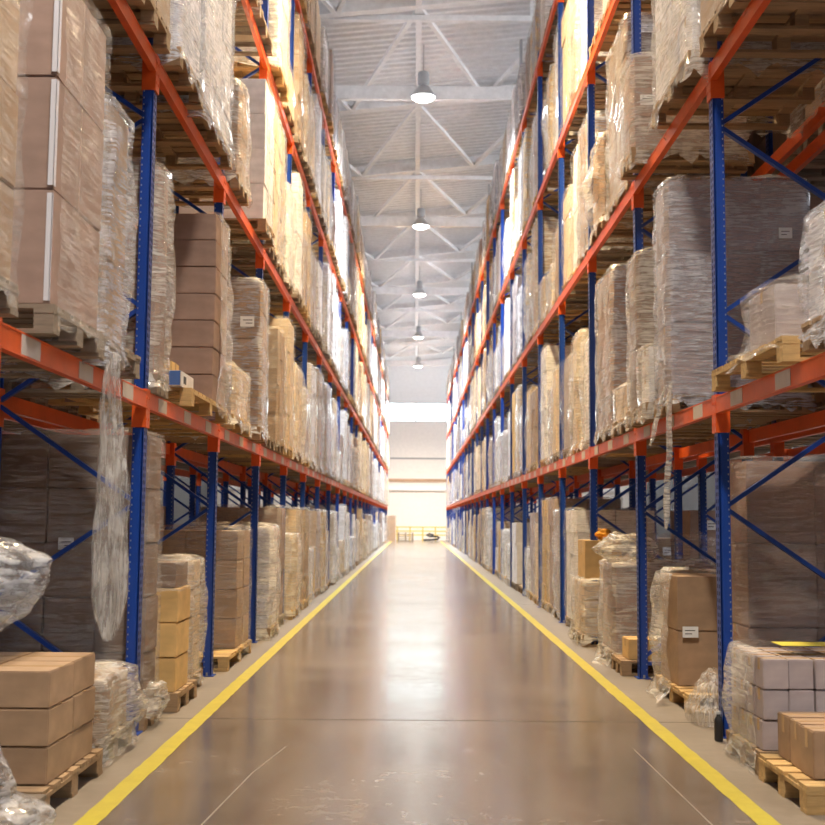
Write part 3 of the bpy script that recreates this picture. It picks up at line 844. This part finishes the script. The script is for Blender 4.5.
# a count of the loads that share a bay, for their labels
far_l, far_p = MB(), MB()
nind = 0
MAXI, MAXP = 235, 190
kept = []
for t in slots:
    s, lev, n, q, cnt, y, w = t
    gap = rnd.random() < (.12 if lev == 0 else .05)
    hh = rnd.choice([1.1, 1.3, 1.5, 1.7, 1.8, 1.9]) if lev else rnd.choice([.8, 1.1, 1.3, 1.5, 1.7])
    if lev == 4: hh = rnd.choice([1.1, 1.2, 1.3, 1.4])
    if rnd.random() < .08: hh = .6
    cards = CARDS if y < 24 else CARDS_FAR
    kept.append((s, lev, n, y, w, hh, rnd.choice(cards), rnd.choice(FILMS), rnd.randrange(3), rnd.uniform(-.03, .05), gap, rnd.random()))
bays = {}
for k in kept:
    if not k[10]: bays.setdefault(k[:3], []).append(k[3])
bayp = {}
for k in kept: bayp.setdefault(k[:3], []).append(k[3])
for (s, lev, n, y, w, hh, card, fl, v, dx, gap, r3) in kept:
    x = (XR + .015 if s > 0 else XL + .075) + s * dx; z = SHELF[lev]
    wd = ('pallet_wood', 'yellow_wood', 'grey_wood')[int(r3 * 3)]
    def where(lst):
        m = len(lst); i = sorted(lst).index(y)
        if m == 1: return 'alone there'
        if m == 2: return ('nearer', 'farther')[i] + ' of two'
        if m == 3: return ('nearest', 'middle', 'farthest')[i] + ' of three'
        return ORD[i] + ' of four'
    if nind < MAXI:
        a = SIDE[s] + " rack's " + LEVELN[lev] + ', ' + ORD[n + 1] + ' bay'
        if nind >= MAXP: far_p.add(pallet_mesh(round(w, 1) - .04, 1.15, wd, s), (x, y, z + .001))
        else: pallet(s, x - s * .01, y, z + .001, round(w, 2), 1.15, wd, 'wooden pallet, %s, %s' % (a, where(bayp[(s, lev, n)])), detailed=False)
        if not gap:
            hs = 'tall' if hh > 1.4 else ('short' if hh < .9 else 'medium')
            t = thing('wrapped_load' if fl else 'carton_stack', (x, y + .02, z + PALH + .001))
            tag(t, '%s %s load in %s, %s, %s' % (hs, COLN[card], FILMW[fl], a, where(bays[(s, lev, n)])), 'wrapped load', 'wrapped loads on the racks')
            cm, fm = templ(w, hh, card, fl, v, s)
            obj('cartons', cm, t)
            if fm: obj('stretch_film', fm, t)
            if r3 < .25:
                b = MB(); b.box(.25, .42, -.034, -.031, hh * .6, hh * .6 + .12, 'paper')
                if s < 0: mirror(b)
                b.build('paper_label', t)
        nind += 1
    else:
        far_p.add(pallet_mesh(round(w, 1) - .04, 1.15, wd, s), (x, y, z + .001))
        if not gap:
            cm, fm = templ(w, hh, card, fl, v, s)
            far_l.add(cm, (x, y + .02, z + PALH + .001)); fm and far_l.add(fm, (x, y + .02, z + PALH + .001))


# ---- loads on the racks behind, seen through the gaps
rb = random.Random(5)
for s, x2 in ((-1, XL2), (1, XR2)):
    for i in range(6):
        y = 9.3 + i * 2.6 + (0.3 if s > 0 else 0)
        hh = (1.35, .9, 1.5, 1.1, .8, 1.4)[i]
        card = ('brown_card', 'yellow_card', 'mauve_card', 'brown_card', 'white_card', 'brown_card')[i]
        lab = '%s brown load on the floor of the rack behind, %s through %s rack' % (('low', 'tall')[hh > 1], ORD[i], SIDE[s])
        pallet(s, x2 - s * .02, y - .02, .001, 1.2, 1.0, 'pallet_wood', 'pallet on the floor of the rack behind, %s through %s rack' % (ORD[i], SIDE[s]), detailed=False, group='pallets in the racks behind')
        load(s, x2, y, PALH + .001, 1.15, .95, hh, 2, 3, 4, card, None, lab.replace('brown', COLN[card]), 900 + i, individual=False, group='loads in the racks behind', sheets=[('n', .2, hh - .25, .16, .12)])

rb = random.Random(21)  # upper-shelf pallets and loads behind, added to block light through the gaps
for s, x2 in ((-1, XL2), (1, XR2)):
    for lev in (1, 2):
        for n in range(-1, 6):
            for q in range(3):
                y = Y0 + BAY * n + .14 + q * .95
                if y < 6: continue
                a = "rack behind the %s rack, %s, %s bay" % (SIDE[s], LEVELN[lev], ORD[n + 1])
                if n > 1:
                    far_p.add(pallet_mesh(.86, 1.1, 'grey_wood', s), (x2, y, SHELF[lev] + .001))
                    sb = stack_mb(.86, 1.05, 1.7, 2, 2, 4, 'brown_card', n * 3 + q)
                    if s < 0: mirror(sb)
                    far_l.add(sb.mesh('cartons'), (x2, y + .02, SHELF[lev] + PALH + .001)); continue
                pallet(s, x2 - s * .02, y, SHELF[lev] + .001, .9, 1.1, 'grey_wood', 'wooden pallet, %s, %s' % (a, ('nearest', 'middle', 'farthest')[q]), detailed=False, group='pallets in the racks behind')
                card = rb.choice(['brown_card', 'mauve_card', 'grey_card', 'dark_card'])
                load(s, x2, y + .02, SHELF[lev] + PALH + .001, .86, 1.05, rb.choice([1.5, 1.7, 1.9]), 2, 2, 4, card, None, '%s stack, %s, %s' % (COLN[card], a, ('nearest', 'middle', 'farthest')[q]), 1000 + n, individual=False, group='loads in the racks behind')

for s, x2 in ((-1, XL2), (1, XR2)):
    for lev in (0, 1, 2):
        for n in range(6, NB):
            for q in range(3):
                y = Y0 + BAY * n + .14 + q * .95
                hh = rb.choice([.9, 1.2, 1.5]) if lev == 0 else 1.8
                sb = stack_mb(.86, 1.05, hh, 2, 2, 4, rb.choice(['brown_card', 'dark_card', 'grey_card']), n * 3 + q)
                if s < 0: mirror(sb)
                far_l.add(sb.mesh('cartons'), (x2, y + .02, SHELF[lev] + PALH + .001))
                far_p.add(pallet_mesh(.86, 1.1, 'grey_wood', s), (x2, y, SHELF[lev] + .001))
tag(far_l.build('wrapped_loads'), 'mass of pale wrapped loads on the far ends of both racks', 'wrapped loads', None, 'stuff')
tag(far_p.build('wooden_pallets'), 'mass of wooden pallets on the far ends of both racks', 'pallets', None, 'stuff')

# ------------------------------------------------------------------ single things near the camera
def loose_carton(s, x, y, z, cy, cx, cz, m, label, rz=0.0, group='loose cartons', taped=True):
    o = thing('carton', (x, y, z)); o.rotation_euler = (0, 0, rz)
    bd = carton_me(cy, cx, cz, m, False)
    obj('box_body', bd, o, (0 if s > 0 else -cx, 0, 0))
    b = MB(); b.box(0.001, cx - .001, cy / 2 - .02, cy / 2 + .02, cz - .003, cz - .0012, 'tape'); b.box(.0014, .0032, cy / 2 - .02, cy / 2 + .02, cz * .6, cz - .004, 'tape')
    if s < 0: mirror(b)
    b.build('tape_strip', o)
    tag(o, label, 'carton', group)
    return o
# three cartons on the near right pallet
pallet(R, XR - .13, 6.12, .001, .84, 1.15, 'yellow_wood', 'slatted pallet carrying the three loose cartons, lower right')
for i, nm in enumerate(('farthest', 'middle', 'nearest')):
    loose_carton(R, XR - .03 - i * .008, 6.70 - i * .222, PALH + .002, .205, .40, .255, 'brown_card', '%s of the three loose brown cartons on the lower right pallet' % nm, rz=(.02, -.03, .015)[i], group='three loose cartons, lower right')
# yellow sheet on grey cartons
b = MB(); b.box(0, .75, 0, .22, 0, .004, 'yellow_sheet')
o = b.build('plastic_sheet', None, (XR + .1, 7.2, PALH + .60)); tag(o, 'flat yellow sheet lying on the low block of grey cartons, right', 'sheet')
# carton and blue-printed packs at the first left post
loose_carton(L, -2.02, 9.50, SHELF[1] + PALH + .002, .30, .20, .26, 'yellow_card', 'small open yellow-brown carton beside the tall mauve stack, left first shelf')
o = thing('paper_pack', (-1.86, 8.95 + .1, SHELF[1] + PALH + .002))
b = MB(); b.box(-.16, 0, 0, .55, 0, .12, 'white_card'); b.build('wrapper', o)
b = MB(); b.box(-.162, -.0, -.002, .02, .004, .116, 'blue_print'); b.box(-.05, .002, .14, .24, .03, .09, 'ink'); b.build('printed_band', o)
tag(o, 'long white pack with a blue end on the left first shelf behind nearest post', 'pack')
pallet(L, xf(L) - .03, 9.02, SHELF[1] + .0005, .17, 1.1, 'grey_wood', 'narrow board pallet under the white and blue pack, left first shelf') if False else None
# yellow carton right floor with orange bundle
loose_carton(R, XR - .1, 14.1, PALH + .66, .62, .45, .46, 'yellow_card', 'bright yellow carton on top of a pale load, right floor row')
def blob(name, c, r, m, label, cat, seed, sc=(1, 1, 1), amp=.3, sub=4, parent=None):
    bm = bmesh.new(); bmesh.ops.create_icosphere(bm, subdivisions=sub, radius=1)
    for v in bm.verts:
        p = v.co.copy()
        n = noise.noise(p * 1.6 + Vector((seed, 0, 0))) * amp + abs(noise.noise(p * 4.2 + Vector((0, seed, 0)))) * amp * .7 + noise.noise(p * 9 + Vector((0, 0, seed))) * amp * .25
        v.co = Vector((p.x * sc[0], p.y * sc[1], p.z * sc[2])) * r * (1 + n)
    me = bpy.data.meshes.new(name); bm.to_mesh(me); bm.free()
    me.materials.append(MATS[m]); me.polygons.foreach_set('use_smooth', [True] * len(me.polygons))
    o = obj(name, me, parent, c)
    if label: tag(o, label, cat)
    return o
paint('orange_cloth', (0.75, 0.33, 0.03), 0.8)
blob('cloth_bundle', (XR + .14, 14.35, PALH + .66 + .46 + .075), .12, 'orange_cloth', 'orange crumpled bundle lying on the bright yellow carton, right floor', 'bundle', 2.0, (1, 1.3, .6))
blob('film_wad', (XR + .12, 12.45, PALH + .90 + .16), .26, 'milky_film', 'large white wad of crumpled film on the stack behind second right post', 'film wad', 5.0, (1.15, 1.3, .62), .35)
blob('film_wad', (XR + .75, 12.5, PALH + .90 + .16), .26, 'clear_film', 'dull wad of crumpled film on the back of the stack behind second right post', 'film wad', 8.0, (1.6, 1.3, .6), .35)
loose_carton(R, XR - .06, 11.5, PALH + .002, .35, .3, .2, 'yellow_card', 'small yellow carton on the floor pallet past second right post')
pallet(R, XR - .14, 11.42, .001, .60, 1.15, 'pallet_wood', 'pallet under the small yellow carton past second right post')
blob('film_wad', (XR + .45, 11.75, PALH + .17), .18, 'milky_film', 'white film wad beside the small yellow carton, right floor row', 'film wad', 11.0, (1.3, 1.4, .8), .4)
blob('film_wad', (XL - .1, 9.0 - .35, .22), .0001, 'milky_film', None, None, 1.0) if False else None
blob('film_wad', (-1.93, 8.60, .17), .14, 'milky_film', 'white film wad on the floor just behind the nearest left post', 'film wad', 17.0, (.8, 1.6, 1.0), .4)
# dark cartons and film on top of the yellow-brown stack
t = load(L, xf(L) - .07, 9.16, PALH + .80 + .002, .50, .60, .20, 1, 1, 1, 'dark_card', 'clear_film', 'dark film-wrapped carton on top of the three yellow-brown cartons, left floor row', 71, film_kw=dict(amp=.05, hem=.02, rag=.01), group='loose cartons')
# black bottle at the right post foot
b = MB(); b.lathe([(0.001, 0), (.026, 0), (.03, .01), (.03, .13), (.026, .15), (.014, .165), (.013, .185)], 'black_plastic', 16)
o = thing('bottle', (XR - .06, 8.12, 0.002)); b.build('bottle_body', o, smooth=True)
b = MB(); b.lathe([(.015, .18), (.015, .20), (.001, .202)], 'grey_steel', 14); b.build('bottle_cap', o, smooth=True)
tag(o, 'dark bottle standing on the floor at the foot of the nearest right post', 'bottle')

# hanging film: tapering crumpled ribbon
def hang(x, y, ztop, zbot, w, label, seed, m='loose_film', lean=(0, 0), wtop=.4, thick=.05):
    b = MB(); rows = []; nz = 46; nx = 18
    for k in range(nz + 1):
        t = k / nz; z = ztop + (zbot - ztop) * t
        ww = w * (wtop + (1 - wtop) * min(1, t * 2.2)) * (1 - .65 * max(0, (t - .82) / .18) ** 1.5) * (1 + .12 * noise.noise(Vector((t * 4, seed, 0))))
        cx = x + lean[0] * t + .02 * noise.noise(Vector((t * 3, seed * 2, 1))); cy = y + lean[1] * t
        row = []
        for j in range(nx):
            a = 2 * math.pi * j / nx
            n = 1.2 * noise.noise(Vector((math.cos(a) * 2.4, math.sin(a) * 2.4 + seed, z * 1.5))) + .6 * noise.noise(Vector((math.cos(a) * 5, math.sin(a) * 5 + seed, z * 5)))
            row.append((cx + math.cos(a) * ww / 2 * (1 + .30 * n), cy + math.sin(a) * thick * (1 + .9 * n), z + (.02 * n if k == nz else 0)))
        rows.append(row)
    b.grid(rows, m, closed=True)
    o = b.build('hanging_film', None, (0, 0, 0), smooth=True)
    tag(o, label, 'film strip')
    return o
HX = -1.70
hang(HX, 6.45, SHELF[1] + .02, 0.83, .19, 'long strip of torn clear film hanging from the left first shelf', 3.0, lean=(.02, .0), wtop=.35)
hang(XR - .10, 9.30, SHELF[1] + .22, 1.44, .055, 'thin strip of film hanging from the right first shelf', 6.0, lean=(-.05, 0), thick=.02, wtop=.5, m='milky_film')
hang(XR - .10, 9.50, SHELF[1] + .22, 2.12, .035, 'short wisp of film hanging beside the thin strip, right first shelf', 9.0, lean=(-.13, .0), thick=.015, m='milky_film')

# swollen film column at the left picture edge
def column_film(cx, cy, prof, label, seed, m):
    b = MB(); rows = []; ns = 72
    for z, rx, ry, ox in prof:
        row = []
        for j in range(ns):
            a = 2 * math.pi * j / ns
            n = noise.noise(Vector((math.cos(a) * 1.4 + seed, math.sin(a) * 1.4, z * 2.2))) + .6 * noise.noise(Vector((math.cos(a) * 5, math.sin(a) * 5 + seed, z * 7))) - .9 * abs(noise.noise(Vector((math.cos(a) * 9 + z * 6, math.sin(a) * 9 + seed, z * 9))))
            row.append((cx + ox + math.cos(a) * rx * (1 + .13 * n), cy + math.sin(a) * ry * (1 + .13 * n), z))
        rows.append(row)
    b.grid(rows, m, closed=True)
    return b
def interp(prof, n=46):
    out = []
    for i in range(n):
        t = prof[0][0] + (prof[-1][0] - prof[0][0]) * i / (n - 1)
        for a, c in zip(prof, prof[1:]):
            if a[0] <= t <= c[0] + 1e-9:
                f = (t - a[0]) / (c[0] - a[0]); f = f * f * (3 - 2 * f)
                out.append(tuple([t] + [a[k] + (c[k] - a[k]) * f for k in (1, 2, 3)])); break
    return out
pallet(L, -1.80, 4.95, .001, .86, 1.15, 'grey_wood', 'grey pallet at the lower left corner under the swollen film')
t = thing('film_draped_stack', (0, 0, 0))
b = column_film(-2.15, 5.35, interp([(.10, .50, .42, 0.0), (.16, .48, .40, 0), (.24, .33, .34, 0), (.5, .26, .30, -.02), (.95, .25, .30, -.02), (1.08, .34, .33, .03), (1.20, .38, .34, .07), (1.30, .40, .30, .07), (1.38, .30, .24, .02), (1.44, .10, .1, -.03)], 90), '', 4.0, 'crumpled_film')
b.build('film_cover', t, smooth=True)
b = MB(); b.box(-2.46, -2.12, 5.15, 5.55, PALH + .002, 1.0, 'mauve_card'); b.build('inner_carton', t)
tag(t, 'swollen column of crumpled film standing at the lower left picture edge', 'film-draped stack')

b = column_film(XR + .03, 8.88, interp([(.012, .13, .30, 0.0), (.10, .14, .30, 0), (.16, .12, .24, .01), (.25, .10, .19, .03), (.34, .08, .14, .06), (.40, .03, .06, .07)], 30), '', 9.0, 'loose_film')
o = b.build('draped_film', smooth=True); tag(o, 'white sheet of film slumped on the floor behind the nearest right post', 'film sheet')

# ------------------------------------------------------------------ far end of the aisle
for i, (x, y, hh) in enumerate(((-0.9, 80.5, 5),)):
    for q in range(4):
        p = pallet(R, x - .3, y, .001 + q * .146, .8, 1.1, 'grey_wood', 'dark pallet in the small pile at the far end, %s from the floor' % ORD[q], detailed=False, group='pallet pile at the aisle end')
b = MB(); b.tube([(1.3, 80.6, .42), (1.0, 80.6, .50), (.8, 80.6, .42), (1.0, 80.6, .34), (1.5, 80.6, .32), (1.75, 80.6, .24), (1.6, 80.6, .14), (1.1, 80.6, .09), (.6, 80.6, .08)], .07, 'black_plastic')
o = b.build('curved_hose', smooth=True); tag(o, 'dark S-shaped hose lying at the far end of the aisle', 'hose')
t = thing('guard_rail', (0, 0, 0))
b = MB(); 
for z in (.35, .62, .9): b.box(-2.2, 2.4, 82.3, 82.36, z, z + .09, 'guard_yellow')
b.build('rail', t)
for k in range(6):
    b = MB(); b.box(-2.2 + k * .9, -2.1 + k * .9, 82.36, 82.46, 0, 1.0, 'guard_yellow'); b.build('rail_post', t)
tag(t, 'low yellow guard rail in front of the end wall', 'guard rail')
t = load(L, -1.35, 79.6, .002, .9, .75, 1.75, 2, 2, 5, 'brown_card', 'clear_film', 'brown stack standing at the far left end of the aisle', 77, individual=False, group=None)
